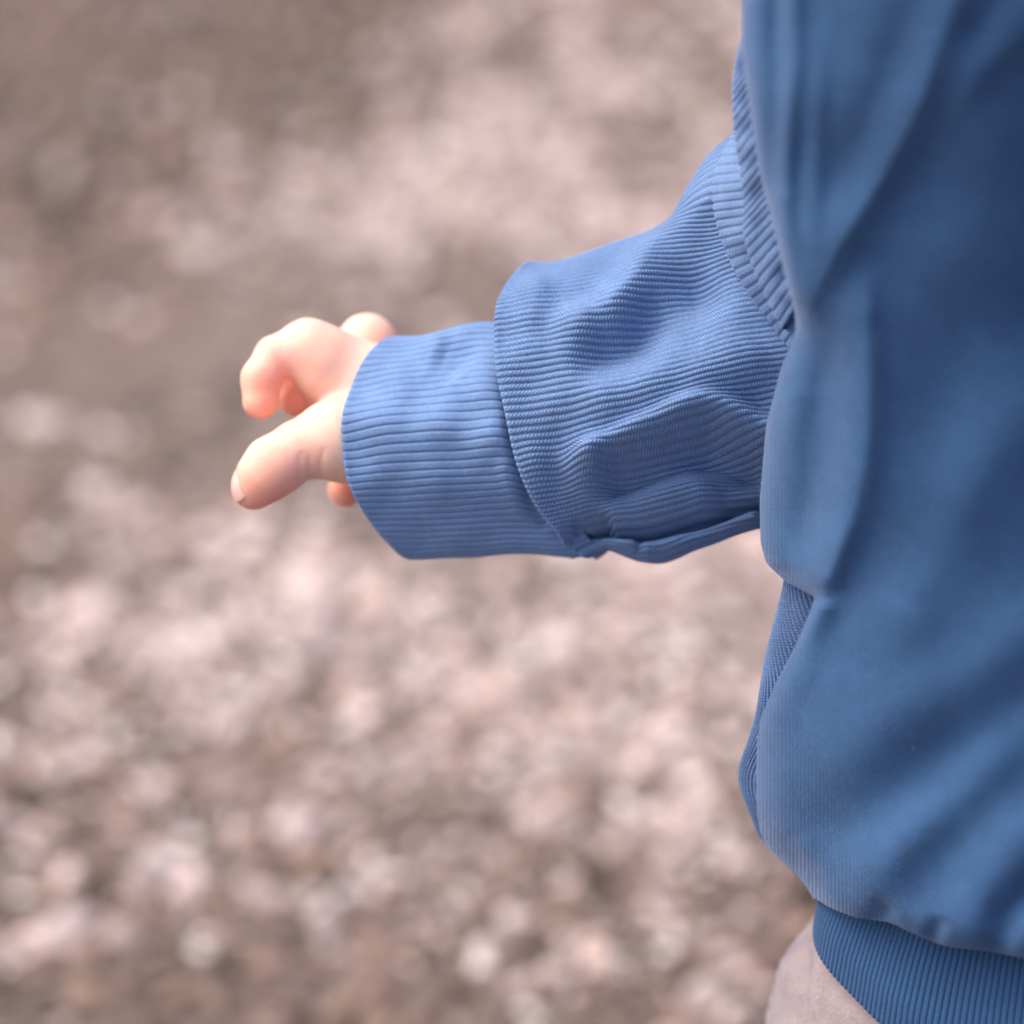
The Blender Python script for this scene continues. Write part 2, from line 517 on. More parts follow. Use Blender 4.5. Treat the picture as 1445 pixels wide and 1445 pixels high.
hemC = to_world(CX, 1312, z_side(1312) - 60)                # middle of the hem ring
foot = np.array([hemC[0], hemC[1] + 0.01, 0.0])
person = bpy.data.objects.new('person', None)
person.location = foot
person['label'] = 'toddler in a blue sweatshirt with ribbed sleeves reaching one bare hand out over the gravel'
person['category'] = 'person'
COL.objects.link(person)

# ---- front of the sweatshirt ------------------------------------------------
OUT = [(1430, -215), (1300, -188), (1150, -135), (1078, -70), (1047, 0), (1046, 60), (1051, 105), (1060, 166), (1071, 239), (1091, 319), (1108, 390), (1122, 440),
       (1123, 467), (1101, 523), (1081, 600), (1072, 706), (1073, 765), (1081, 795), (1110, 822), (1150, 842), (1141, 868), (1118, 920), (1094, 964), (1076, 1006),
       (1069, 1036), (1067, 1070), (1066, 1110), (1066, 1150), (1070, 1176), (1083, 1197), (1124, 1233), (1140, 1254), (1150, 1272)]
HEM_X = [1150, 1168, 1207, 1256, 1287, 1332, 1400, 1445, 1541]
HEM_Y = [1272, 1286, 1301, 1307, 1322, 1341, 1349, 1358, 1372]


def front_relief(px, py):
    z = np.zeros(px.shape)
    R = lambda *a: ridge(px, py, *a)
    g = lambda v, a, b: np.clip((v - a) / (b - a), 0, 1) ** 2 * (3 - 2 * np.clip((v - a) / (b - a), 0, 1))
    z += R([(1385, -110), (1345, 0), (1314, 75), (1290, 165), (1233, 265), (1173, 360), (1128, 450), (1102, 515)], 28, 130, 26)     # far shoulder to armpit
    z += R([(1314, 75), (1290, 165), (1233, 265), (1173, 360), (1128, 450), (1110, 495)], 15, 34, 6, 90)
    z -= R([(1330, -110), (1275, 50), (1228, 180), (1178, 280), (1148, 372)], 44, 30, 10, 150)
    z += R([(1640, -80), (1440, 48), (1385, 92), (1310, 200)], 28, 66, 17)
    z -= R([(1500, -110), (1390, 20), (1350, 85)], 30, 26, 13)
    z -= 130 * g(px + 0.35 * (py - 300), 1310, 1720) * (1 - 0.75 * g(py, 380, 900)) * (1 - 0.6 * g(px, 1600, 1900))   # hollow under the far shoulder
    z += R([(1119, -160), (1119, 90), (1108, 250), (1108, 340), (1121, 450)], 17, 17, 15)
    z -= R([(1092, -160), (1094, 90), (1090, 290)], 18, 16, 12)
    z += R([(1160, -20), (1146, 300), (1142, 380), (1124, 460)], 17, 26, 10, 240)
    z -= R([(1132, 60), (1123, 330), (1126, 455)], 13, 13, 6, 220)
    z += R([(1215, 350), (1223, 540), (1220, 640), (1194, 755), (1154, 842), (1122, 915), (1078, 1010), (1060, 1080)], 26, 62, 26)  # hanging crest
    z += R([(1215, 350), (1223, 540), (1220, 640), (1194, 755), (1154, 842), (1130, 900), (1100, 980)], 90, 160, 11)
    z += R([(1206, 690), (1156, 842), (1108, 950)], 20, 44, 18, 110)
    z -= R([(1165, 420), (1158, 640), (1138, 740), (1105, 860)], 40, 36, 27, 120)
    z -= R([(1330, 400), (1320, 600), (1275, 760), (1215, 900)], 60, 90, 10)
    z += R([(1600, 480), (1400, 640), (1300, 820), (1230, 960)], 60, 70, 22)
    z -= R([(1600, 720), (1400, 870), (1270, 980)], 60, 70, 12)
    z += R([(1600, 820), (1330, 1000), (1200, 1060), (1080, 1110)], 76, 66, 16)
    z -= R([(1600, 880), (1430, 990), (1290, 1098), (1200, 1165), (1110, 1200)], 50, 56, 26)
    z += R([(1440, 1040), (1280, 1190), (1195, 1285)], 42, 44, 13)
    z -= R([(1600, 980), (1400, 1130), (1310, 1225), (1240, 1310)], 48, 46, 16)
    z += R([(1560, 1080), (1400, 1230), (1330, 1350)], 42, 40, 13)
    z -= R([(1560, 1160), (1420, 1290), (1394, 1390)], 20, 24, 24)
    z -= R([(1262, 1266), (1242, 1292), (1226, 1320)], 14, 20, 22)
    z -= R([(1110, 1170), (1120, 1200), (1130, 1245)], 10, 10, 5)
    z += R([(1132, 1170), (1142, 1200), (1152, 1250)], 14, 14, 4)
    z -= R([(1330, 1290), (1318, 1320), (1310, 1345)], 12, 14, 14)
    z += 5 * soft_noise(px, py, 190, 21)
    return z


def build_front():
    ox, oy = resample(OUT, 2.0, 5.0)
    yb = oy[-1]
    nl = 20                                            # rows of the rolled bottom edge
    RB = 34.0
    back_rows = yb - RB * np.linspace(0.05, 1, nl)
    keep = oy < yb - 1
    roll = np.concatenate([np.zeros(keep.sum(), bool), np.ones(nl, bool)])
    ox = np.concatenate([ox[keep], np.interp(back_rows, oy, ox)]); oy = np.concatenate([oy[keep], back_rows])
    n = len(ox)
    tx = np.gradient(smooth1(ox, 3)); ty = np.gradient(smooth1(np.where(roll, yb, oy), 3))
    ca = np.clip(smooth1(np.abs(ty) / np.maximum(np.hypot(tx, ty), 1e-6), 6), 0.35, 1)         # how upright the edge runs
    env = smooth1(np.interp(oy, [-215, -135, 0, 300, 450, 840, 1100, 1200, 1372], [1380, 1150, 1046, 1060, 1090, 1085, 1062, 1085, 1190]), 25)
    tab = np.arange(-400, 1500, 5.0)
    amp = np.interp(oy, tab, smooth1(np.interp(tab, [-215, -60, 350, 600, 850, 1100, 1272], [260, 130, 125, 160, 210, 280, 355]), 16))[:, None]
    Rr = np.interp(oy, tab, smooth1(np.interp(tab, [-215, 0, 440, 480, 700, 800, 840, 870, 1000, 1200, 1280, 1372], [30, 42, 30, 46, 60, 46, 34, 34, 46, 50, 34, 30]), 5))
    dl = np.concatenate([-np.linspace(1, 0, 9)[:-1], np.linspace(0, 1, 15) ** 2])
    far = np.linspace(0, 1, 230)[1:]
    CXF = 2 * CX - env
    lip = Rr / ca
    pxa = np.concatenate([ox[:, None] + np.abs(dl)[None, :] * lip[:, None],
                          (ox + lip)[:, None] + far[None, :] * (np.maximum(CXF, ox + 2.2 * lip) - (ox + lip))[:, None]], 1)
    d = np.concatenate([np.broadcast_to(np.abs(dl), (n, len(dl))), np.ones((n, len(far)))], 1)
    under = np.concatenate([dl < 0, np.zeros(len(far), bool)])
    # lower rows sag to follow the hem round the belly
    sagw = np.clip((oy - 1000) / (yb - 1000), 0, 1); sagw = (sagw ** 2 * (3 - 2 * sagw))[:, None]
    hx = np.linspace(1150, CX, 200); hy_ = smooth1(np.interp(hx, HEM_X, HEM_Y), 4)
    pya = oy[:, None] + sagw * (np.interp(CX - np.abs(CX - pxa), hx, hy_) - hy_[0])
    curl = 1 - np.sqrt(np.clip(1 - (1 - d) ** 2, 0, 1))
    curl = np.where(under[None], 2 - curl, curl)
    E = amp * (1 - np.clip(np.abs(CX - pxa) / (CX - env)[:, None], 0, 1.06) ** np.interp(oy, tab, smooth1(np.interp(tab, [800, 1272], [2.4, 3.0]), 10))[:, None])
    b = np.clip((yb - oy) / RB, 0, 1); bc = 1 - np.sqrt(np.clip(1 - (1 - b) ** 2, 0, 1)); bc = np.where(roll, 2 - bc, bc)[:, None]
    z = z_side(oy)[:, None] - 0.25 * (pya - oy[:, None]) + E + front_relief(pxa, pya) - 2.2 * Rr[:, None] * curl - RB * bc
    # the flap over the arm lies deeper than the belly crest beside it
    z -= 34 * np.exp(-((pxa - 1110) / 60) ** 2) * np.clip((pya - 560) / 160, 0, 1) * np.clip((860 - pya) / 40, 0, 1)
    P = to_world(pxa, pya, z)
    uv = np.stack([pya * K * 1000 / 0.9, pxa * K * 1000 / 1.15], -1)
    return fast_mesh('sweatshirt', P, grid_faces(n, pxa.shape[1], flip=True), uv)


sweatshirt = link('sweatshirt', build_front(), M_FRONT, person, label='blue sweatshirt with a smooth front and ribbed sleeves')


def rib_height(v, depth, groove=0.13):
    f = np.abs(v - np.round(v))                       # 0 in the groove
    return depth * (1 - np.exp(-(f / groove) ** 2)) + 0.15 * depth * (1 - (2 * f - 1) ** 2)


# ---- ribbed back and side panel ---------------------------------------------
def build_side():
    sil = [(1120, -160), (1080, -60), (1075, 60), (1095, 239), (1120, 400), (1140, 520), (1118, 640), (1112, 760), (1111, 822), (1091, 898), (1082, 934), (1071, 1010),
           (1061, 1042), (1044, 1088), (1048, 1115), (1061, 1143), (1072, 1176), (1095, 1200), (1132, 1236), (1155, 1268), (1190, 1290)]
    ox, oy = resample(sil, 3.0, 12.0)
    n = len(ox)
    ribs = 92; per = 10
    v = np.linspace(0, ribs, ribs * per + 1)
    th = v / ribs * math.pi * 1.22 - 0.22 * math.pi    # starts a little in front of the flank
    a = CX - ox
    px = CX - a[:, None] * np.cos(th)[None, :]
    dep = np.where(th < 0, 75, 230)
    z = z_side(oy)[:, None] - 112 - np.sin(th)[None, :] * dep[None, :]
    py = oy[:, None] + 0 * px
    sk = np.exp(-((px - ox[:, None]) / 90) ** 2)
    z = z + 6 * soft_noise(px, py, 120, 8) * sk
    P = to_world(px, py, z)
    N = normals_of(P)
    shear = (oy[:, None] - 900) * 0.09 * np.exp(-((oy[:, None] - 880) / 160) ** 2)
    V = v[None, :] + shear
    if (N[n // 2, per * 4] @ BACK) < 0 and (N[n // 2, per * 4] @ RIGHT) > 0: N = -N
    P = P + N * rib_height(V, 0.0009)[..., None]
    uv = np.stack([py * K * 1000, V], -1)
    return fast_mesh('side_panel', P, grid_faces(n, len(v)), uv)


link('side_panel', build_side(), M_RIB, sweatshirt)


# ---- hem band ----------------------------------------------------------------
def build_hem():
    ribs, per = 236, 8
    v = np.arange(ribs * per) / per
    th = v / ribs * 2 * math.pi
    t = np.concatenate([np.linspace(0, 1, 40), 1 + np.linspace(0.02, 0.06, 4), 1.06 - np.linspace(0.02, 0.3, 8)])
    drop = np.where(np.arange(len(t)) < 44, t, t)
    inset = np.concatenate([np.zeros(40), np.array([1.5, 4, 7, 9]), np.full(8, 10)])
    R0 = np.interp(t, [0, 0.3, 0.6, 0.8, 1.0, 1.1], [335, 352, 377, 391, 397, 396]) - inset
    hgt = np.interp(drop, [0, 1.0, 1.1], [0.052, 0.0, -0.0006])
    ripple = 1 + 0.012 * np.sin(5 * th + 1) + 0.008 * np.sin(11 * th)
    P = np.stack([hemC[0] - (R0[:, None] * K) * np.cos(th) * ripple,
                  hemC[1] - (R0[:, None] * K * np.interp(t, [0, 0.3, 0.6, 0.85, 1.0], [0.66, 0.72, 0.78, 0.84, 0.86])[:, None]) * np.sin(th) * ripple,
                  hemC[2] + hgt[:, None] + 0.0025 * np.sin(th * 2 + 0.6) - 0.0100 * np.sin(th)], -1)
    N = normals_of(P, False, True)
    if N[10, 0] @ RIGHT > 0: N = -N
    hh = rib_height(v, 0.0006, 0.11)[None, :] * np.clip((46 - np.arange(len(t))) / 4, 0, 1)[:, None]
    V = v[None, :] + 0 * P[..., 0]
    P = P + N * hh[..., None]
    uv = np.stack([np.broadcast_to((drop * 50)[:, None], V.shape), V], -1)
    return fast_mesh('hem_band', P, grid_faces(len(t), len(v), True), uv)


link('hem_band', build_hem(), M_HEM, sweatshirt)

# ---- sleeve ------------------------------------------------------------------
# rows from cuff seam to shoulder; columns b2 b1 c0..c8 round the front
SL = np.array([
    [(772, 430), (753, 388), (744, 371), (713, 410), (702, 455), (704, 510), (715, 570), (731, 640), (752, 698), (786, 748), (832, 784)],
    [(812, 430), (800, 386), (790, 370), (774, 402), (768, 450), (771, 502), (781, 562), (797, 628), (818, 684), (840, 732), (862, 778)],
    [(880, 408), (870, 362), (862, 347), (856, 388), (853, 440), (857, 494), (868, 552), (882, 612), (900, 668), (913, 724), (922, 793)],
    [(942, 380), (932, 340), (928, 329), (942, 374), (948, 422), (953, 477), (962, 532), (972, 586), (985, 646), (994, 705), (1004, 768)],
    [(1000, 240), (978, 268), (1008, 306), (1030, 354), (1040, 402), (1048, 456), (1055, 510), (1060, 564), (1066, 630), (1071, 690), (1078, 742)],
    [(1040, 186), (1056, 232), (1090, 285), (1108, 332), (1118, 385), (1126, 440), (1132, 494), (1138, 548), (1144, 612), (1150, 668), (1158, 716)],
    [(1120, 90), (1150, 170), (1180, 240), (1195, 300), (1200, 360), (1206, 420), (1212, 478), (1218, 530), (1224, 590), (1230, 640), (1238, 690)],
], float)
SZ = np.array([[-.62, -.25, 0, .45, .75, .93, 1, .93, .75, .45, 0]] * 4 + [
    [-.15, .12, .42, .66, .84, .96, 1, .93, .76, .45, 0],
    [.0, .35, .6, .78, .9, .97, 1, .93, .76, .45, 0],
    [.0, .35, .6, .78, .9, .97, 1, .93, .76, .45, 0]])
SC = np.array([-175, -170, -160, -150, -140, -110, -60], float)
SR = np.array([150, 160, 165, 165, 165, 160, 150], float)
full = []
for i in range(7):
    c8, b2 = SL[i, -1], SL[i, 0]
    row = [(*SL[i, j], SC[i] + SR[i] * SZ[i, j]) for j in range(11)]
    for t, zf in ((0.22, -.6), (0.52, -1.0), (0.82, -.95)):
        q = c8 + (b2 - c8) * t
        row.append((q[0], q[1], SC[i] + SR[i] * zf))
    full.append(row)
SLEEVE = np.array(full)                                # 7 x 14 x 3


def sleeve_relief(px, py):
    R = lambda *a: ridge(px, py, *a)
    z = np.zeros(px.shape)
    z += R([(1050, 205), (975, 300), (928, 352), (896, 410), (850, 448), (760, 475)], 46, 28, 32)
    z -= R([(1040, 375), (950, 425), (890, 482), (790, 522)], 42, 48, 30)
    z += R([(1130, 475), (1020, 520), (920, 556), (780, 590)], 50, 50, 18)
    z += R([(1130, 632), (1040, 592), (995, 575), (950, 594), (880, 624), (780, 672)], 36, 20, 30)
    z -= R([(1120, 688), (1030, 646), (970, 642), (900, 672), (820, 706)], 28, 44, 36)
    z += R([(1030, 692), (930, 696), (830, 722)], 30, 30, 12)
    z -= R([(1110, 700), (980, 742), (900, 757), (845, 752), (800, 738)], 9, 15, 40, 40)
    z += R([(1080, 728), (980, 768), (890, 782)], 12, 12, 16)
    z -= R([(868, 736), (828, 752), (790, 780)], 10, 13, 40, 12)
    z += R([(905, 770), (870, 772), (838, 770)], 14, 12, 14, 14)
    z += R([(760, 375), (752, 420), (745, 480)], 24, 30, 10)
    z *= 1.45
    z += 4 * soft_noise(px, py, 95, 4)
    return z


def build_tube(ctrl, ribs, per, along, depth, relief, edge=None, name='sleeve', shift=0.32, u_range=None, groove=0.13):
    ns, nc = ctrl.shape[:2]
    # arc length round the middle row gives evenly spaced wales
    mid = spline(ctrl[ns // 2], np.linspace(0, nc, 1401)[:-1], True)
    mid2 = spline(ctrl[0], np.linspace(0, nc, 1401)[:-1], True)
    arc = lambda m: np.concatenate([[0], np.cumsum(np.linalg.norm(np.diff(np.concatenate([m, m[:1]]), axis=0), axis=1))])
    A = arc(mid) / arc(mid)[-1] * 0.6 + arc(mid2) / arc(mid2)[-1] * 0.4
    v = np.arange(ribs * per) / per
    cpar = np.interp(v / ribs, A, np.linspace(0, nc, 1401))
    s = np.linspace(0, ns - 1, along)
    g = spline(ctrl, s)                                # along x nc x 3
    g = np.stack([spline(g[:, :, k].T, cpar, True).T for k in range(3)], -1)
    px, py, z = g[..., 0], g[..., 1], g[..., 2]
    D = relief(px, py)
    front = np.clip((z - spline(ctrl, s)[:, :, 2].mean(1)[:, None] + 75) / 90, 0, 1)
    D = D * front
    z = z + D; py = py - shift * D
    px = px - 0.05 * D
    P = to_world(px, py, z)
    if edge is not None: P = edge(P, s)
    N = normals_of(P, False, True)
    out = P - P.mean(1, keepdims=True)
    if (N * out).sum() < 0: N = -N
    P = P + N * (rib_height(v, depth, groove)[None, :, None])
    L = np.concatenate([[0], np.cumsum(np.linalg.norm(np.diff(P.mean(1), axis=0), axis=1))]) * 1000
    V = np.broadcast_to(v[None, :], px.shape)
    uv = np.stack([np.broadcast_to(L[:, None], px.shape) + 0 * px, V], -1)
    return P, uv, N


def lip(P, uv, inset, depth, steps=6, tail=10, tail_len=0.02):
    """round the first row inwards into an opening"""
    c = P[0].mean(0); ax = (P[0] - P[3]).mean(0); ax /= np.linalg.norm(ax)
    rad = P[0] - c; rn = rad / np.linalg.norm(rad, axis=1, keepdims=True)
    rows = []
    for k in range(1, steps + 1):
        a = k / steps * math.pi
        rows.append(P[0] + ax * inset * math.sin(a) - rn * inset * (1 - math.cos(a)))
    for k in range(1, tail + 1):
        rows.append(rows[steps - 1] - ax * tail_len * k / tail)
    rows = np.stack(rows[::-1])
    uvr = np.stack([np.stack([uv[0, :, 0] - 0.3 * (len(rows) - i), uv[0, :, 1]], -1) for i in range(len(rows))])
    return np.concatenate([rows, P]), np.concatenate([uvr, uv])


P, uv, _ = build_tube(SLEEVE, 126, 9, 340, 0.00056, sleeve_relief, groove=0.19)
P, uv = lip(P, uv, 0.0016, 0, tail=6, tail_len=0.012)
sleeve = link('sleeve', fast_mesh('sleeve', P, grid_faces(P.shape[0], P.shape[1], True), uv), M_RIB, sweatshirt)

# ---- cuff --------------------------------------------------------------------
CF = np.array([
    [(561, 477), (512, 518), (490, 575), (486, 630), (498, 688), (530, 742), (586, 786)],
    [(608, 477), (565, 512), (545, 565), (541, 622), (552, 682), (585, 740), (640, 785)],
    [(648, 466), (612, 505), (598, 558), (598, 618), (612, 680), (645, 738), (700, 781)],
    [(690, 458), (662, 500), (652, 554), (656, 615), (672, 676), (706, 734), (760, 780)],
    [(728, 462), (706, 500), (698, 552), (704, 612), (722, 674), (756, 732), (812, 784)],
    [(770, 470), (752, 508), (748, 556), (754, 612), (772, 670), (806, 725), (850, 770)],
], float)
CS = np.array([0, .5, .87, 1, .87, .5, 0])
CC = np.array([-215, -205, -195, -188, -180, -175], float)
CR = np.array([128, 130, 132, 134, 132, 124], float)
rows = []
for i in range(6):
    a, b = CF[i, 0], CF[i, -1]
    r = [(*CF[i, j], CC[i] + CR[i] * CS[j]) for j in range(7)]
    m = (a + b) / 2; off = m - CF[i, 3]                # the hidden half swings the other way
    for t, zf in ((0.25, -.6), (0.5, -1.), (0.75, -.6)):
        q = b + (a - b) * t + off * (0.6 * math.sin(math.pi * t))
        r.append((q[0], q[1], CC[i] + CR[i] * zf))
    rows.append(r)
CUFF = np.array(rows)


def cuff_relief(px, py):
    R = lambda *a: ridge(px, py, *a)
    z = 4 * soft_noise(px, py, 110, 9)
    z -= R([(610, 492), (640, 505), (660, 530)], 22, 28, 12)
    z += R([(690, 475), (680, 530), (690, 590)], 26, 20, 8)
    z -= R([(716, 520), (726, 620), (748, 700), (780, 752)], 14, 12, 12)
    z += R([(705, 640), (718, 690), (738, 740)], 14, 10, 6)
    return z


P, uv, _ = build_tube(CUFF, 70, 10, 150, 0.00052, cuff_relief, shift=0.3, groove=0.10)
P, uv = lip(P, uv, 0.0016, 0, tail=14, tail_len=0.03)
cuff = link('cuff', fast_mesh('cuff', P, grid_faces(P.shape[0], P.shape[1], True), uv), M_CUFF, sweatshirt)


# ---- folds of the sleeve at the armhole --------------------------------------
def build_fold(left, right, zl, zr, bulge, ribs, per, lipr, fan, mesh_name):
    lx, ly = (np.interp(np.linspace(0, 1, ribs * per), np.linspace(0, 1, len(left)), np.array(left, float)[:, k]) for k in (0, 1))
    rx, ry = (np.interp(np.linspace(0, 1, ribs * per), np.linspace(0, 1, len(right)), np.array(right, float)[:, k]) for k in (0, 1))
    lx, ly, rx, ry = (smooth1(a, per * 1.2) for a in (lx, ly, rx, ry))
    n = ribs * per
    v = np.arange(n) / per
    t = np.concatenate([-np.linspace(1, 0, 10)[:-1], np.linspace(0, 1, 60) ** 1.5])
    T = np.maximum(t, 0)
    px = lx[:, None] + (rx - lx)[:, None] * T + np.where(t < 0, -t, 0)[None, :] * lipr * 0.8
    py = ly[:, None] + (ry - ly)[:, None] * (T + fan * T * (1 - T)) + np.where(t < 0, -t, 0)[None, :] * lipr * 0.2
    w = np.linspace(0, 1, n)
    Zl = np.interp(w, np.linspace(0, 1, len(zl)), zl); Zr = np.interp(w, np.linspace(0, 1, len(zr)), zr)
    d = np.clip(T * np.hypot(rx - lx, ry - ly)[:, None] / lipr, 0, 1)
    curl = lipr * (1 - np.sqrt(np.clip(1 - (1 - d) ** 2, 0, 1)))
    curl = np.where(t[None] < 0, lipr + lipr * 1.3 * np.sqrt(np.clip(1 - (1 - np.minimum(-t, 1)) ** 2, 0, 1))[None], curl)
    z = Zl[:, None] + (Zr - Zl)[:, None] * T + bulge * np.sin(math.pi * np.clip(T, 0, 1)) - curl
    z = z + 3 * soft_noise(px, py, 60, 2)
    P = to_world(px, py, z)
    N = normals_of(P)
    if N[n // 2, 40] @ BACK < 0: N = -N
    P = P + N * rib_height(v, 0.00055)[:, None, None]
    L = np.cumsum(np.concatenate([np.zeros((n, 1)), np.hypot(np.diff(px, axis=1), np.diff(py, axis=1))], 1), 1) * K * 1000
    uv = np.stack([L, np.broadcast_to(v[:, None], L.shape)], -1)
    return fast_mesh(mesh_name, P, grid_faces(n, len(t), flip=True), uv)


me = build_fold([(1040, 178), (1034, 193), (1013, 228), (1005, 268), (1009, 300), (1018, 334), (1035, 377), (1057, 415), (1084, 448), (1112, 488), (1126, 506)],
                [(1090, 165), (1092, 190), (1096, 222), (1100, 255), (1100, 290), (1102, 318), (1118, 340), (1134, 362), (1150, 388), (1158, 425), (1164, 450)],
                [60, 60, 70, 80, 85, 85, 80, 75, 70, 70, 70], [200, 200, 200, 200, 190, 180, 170, 170, 170, 170, 170], 22, 28, 9, 22, 0.0, 'sleeve_fold')
link('sleeve_fold', me, M_RIB, sweatshirt)
me = build_fold([(1052, 45), (1046, 63), (1038, 92), (1035, 126), (1036, 160), (1040, 206), (1050, 262), (1052, 300), (1050, 330), (1063, 374), (1083, 418), (1109, 472)],
                [(1100, -60), (1100, -30), (1100, 0), (1100, 30), (1105, 65), (1112, 110), (1125, 165), (1130, 205), (1134, 245), (1140, 290), (1150, 330), (1160, 380)],
                [250, 245, 235, 225, 215, 205, 190, 175, 165, 160, 150, 140], [300, 300, 300, 290, 280, 270, 260, 250, 240, 230, 220, 210], 10, 34, 9, 20, 0.0, 'sleeve_fold')
link('sleeve_fold', me, M_RIB, sweatshirt)

# ---- far sleeve and its cuff, collar -------------------------------------------
def ring_tube(path, radii, ribs, per, depth, name, squash=1.0):
    path = np.asarray(path, float); t = np.linspace(0, len(path) - 1, 90)
    c = spline(path, t); r = spline(np.asarray(radii, float)[:, None], t)[:, 0]
    d = np.gradient(c, axis=0); d /= np.linalg.norm(d, axis=1, keepdims=True)
    ref = np.array([0, 1.0, 0.05]); a = np.cross(d, ref); a /= np.linalg.norm(a, axis=1, keepdims=True); b = np.cross(d, a)
    v = np.arange(ribs * per) / per; th = v / ribs * 2 * math.pi
    rr = r[:, None] * (1 + 0.03 * np.sin(2 * th + t[:, None] * 2.1) + 0.03 * np.sin(t[:, None] * 4)) + rib_height(v, depth)[None]
    P = c[:, None] + rr[..., None] * (np.cos(th)[None, :, None] * a[:, None] + squash * np.sin(th)[None, :, None] * b[:, None])
    L = np.concatenate([[0], np.cumsum(np.linalg.norm(np.diff(c, axis=0), axis=1))]) * 1000
    uv = np.stack([np.broadcast_to(L[:, None], rr.shape), np.broadcast_to(v[None], rr.shape)], -1)
    return fast_mesh(name, P, grid_faces(90, len(v), True), uv)


def chest(dx, py, dz=0):                               # a point of the torso's middle plane, dx metres aside
    p = to_world(CX, py, z_side(py)); return p + np.array([dx, 0, 0]) + dz * np.array([0, -1.0, 0])


neck = chest(0, -215, -0.018)
sh_far = chest(0.088, -95, -0.015); sh_near = chest(-0.082, -60, -0.015)
el_far = sh_far + np.array([0.045, -0.01, -0.12]); wr_far = el_far + np.array([0.01, -0.05, -0.10])
link('sleeve', ring_tube([sh_far - [0.052, 0, 0.004], sh_far + [-0.008, 0, -0.014], el_far, el_far * .4 + wr_far * .6, wr_far], [0.034, 0.043, 0.041, 0.037, 0.030], 90, 6, 0.0006, 'sleeve'), M_RIB, sweatshirt)
fd = (wr_far - el_far) / np.linalg.norm(wr_far - el_far)
link('cuff', ring_tube([wr_far - fd * 0.008, wr_far + fd * 0.015, wr_far + fd * 0.03, wr_far + fd * 0.042], [0.029, 0.028, 0.027, 0.0265], 64, 6, 0.0005, 'cuff'), M_CUFF, sweatshirt)
link('collar', ring_tube([neck + [0, 0, -0.022], neck + [0, 0, -0.006], neck + [0, 0, 0.008], neck + [0, 0, 0.014]], [0.050, 0.047, 0.044, 0.042], 90, 6, 0.0006, 'collar', 0.95), M_HEM, sweatshirt)

# ---- trousers, undershirt, shoes ---------------------------------------------
pel = hemC + np.array([0, 0.006, -0.043])
legs = []
for s in (-1, 1):
    hip = pel + np.array([s * 0.040, 0.0, -0.025]); knee = pel + np.array([s * 0.050, -0.012, -0.150]); ank = np.array([pel[0] + s * 0.055, pel[1] + 0.0, 0.062])
    legs.append((hip, knee, ank))
lo = pel - [0.15, 0.15, pel[2] - 0.03]; hi = pel + [0.15, 0.15, 0.11]
F = Field(np.arange(lo[0], hi[0], 0.0026), np.arange(lo[1], hi[1], 0.003), np.arange(lo[2], hi[2], 0.0026))
F.add_ellipsoid(pel, (0.0900, 0.076, 0.080), 0.03)
F.add_cone(pel + [0, 0, 0.02], pel + [0, 0, 0.075], 0.066, 0.052, 0.02)
for hip, knee, ank in legs:
    F.add_cone(hip, knee, 0.060, 0.049, 0.025)
    F.add_cone(knee, ank, 0.049, 0.040, 0.02)
Vt, Ft = F.mesh()
Vt = relax(Vt, Ft, 6)
Nt = vert_normals(Vt, Ft)
wr = 0.0009 * soft_noise(Vt[:, 0] + Vt[:, 2] * 0.6, Vt[:, 2] * 1.4 + Vt[:, 1], 0.05, 31) + 0.0005 * soft_noise(Vt[:, 0] * 1.3, Vt[:, 2] + Vt[:, 1], 0.008, 32)
q = Vt - CAM; dep = -(q @ BACK); tx_ = (q @ RIGHT) / dep / (SENSOR / LENS / RES) + RES / 2; ty_ = -(q @ UP) / dep / (SENSOR / LENS / RES) + RES / 2
facing = (Nt @ BACK) > -0.1
wr -= facing * ridge(tx_, ty_, [(1150, 1230), (1140, 1330), (1136, 1430), (1140, 1560)], 9, 16, 0.0028)
wr += facing * ridge(tx_, ty_, [(1180, 1290), (1164, 1360), (1160, 1480), (1166, 1560)], 16, 30, 0.0022)
Vt = Vt + Nt * wr[:, None]
uvt = np.stack([Vt[:, 2] * 1000, (Vt[:, 0] + Vt[:, 1]) * 1000], -1)
link('trousers', fast_mesh('trousers', Vt, Ft, uvt), M_TROUSER, person, label='pinkish grey fleece trousers')

th = np.linspace(0, 2 * math.pi, 240, endpoint=False)
t = np.linspace(0, 1, 14)
und = np.stack([hemC[0] - K * (378 - 2 * t)[:, None] * np.cos(th), hemC[1] - K * 0.81 * (378 - 2 * t)[:, None] * np.sin(th),
                hemC[2] + 0.012 - 0.0150 * t[:, None] + 0.0025 * np.sin(th * 2 + 0.6) - 0.0100 * np.sin(th) - 0.0030 * np.exp(-((th - 0.66) / 0.10) ** 2)], -1)
link('undershirt', fast_mesh('undershirt', und, grid_faces(14, 240, True), np.stack(np.broadcast_arrays(t[:, None] * 14, th * 60), -1)), M_TEAL, person)

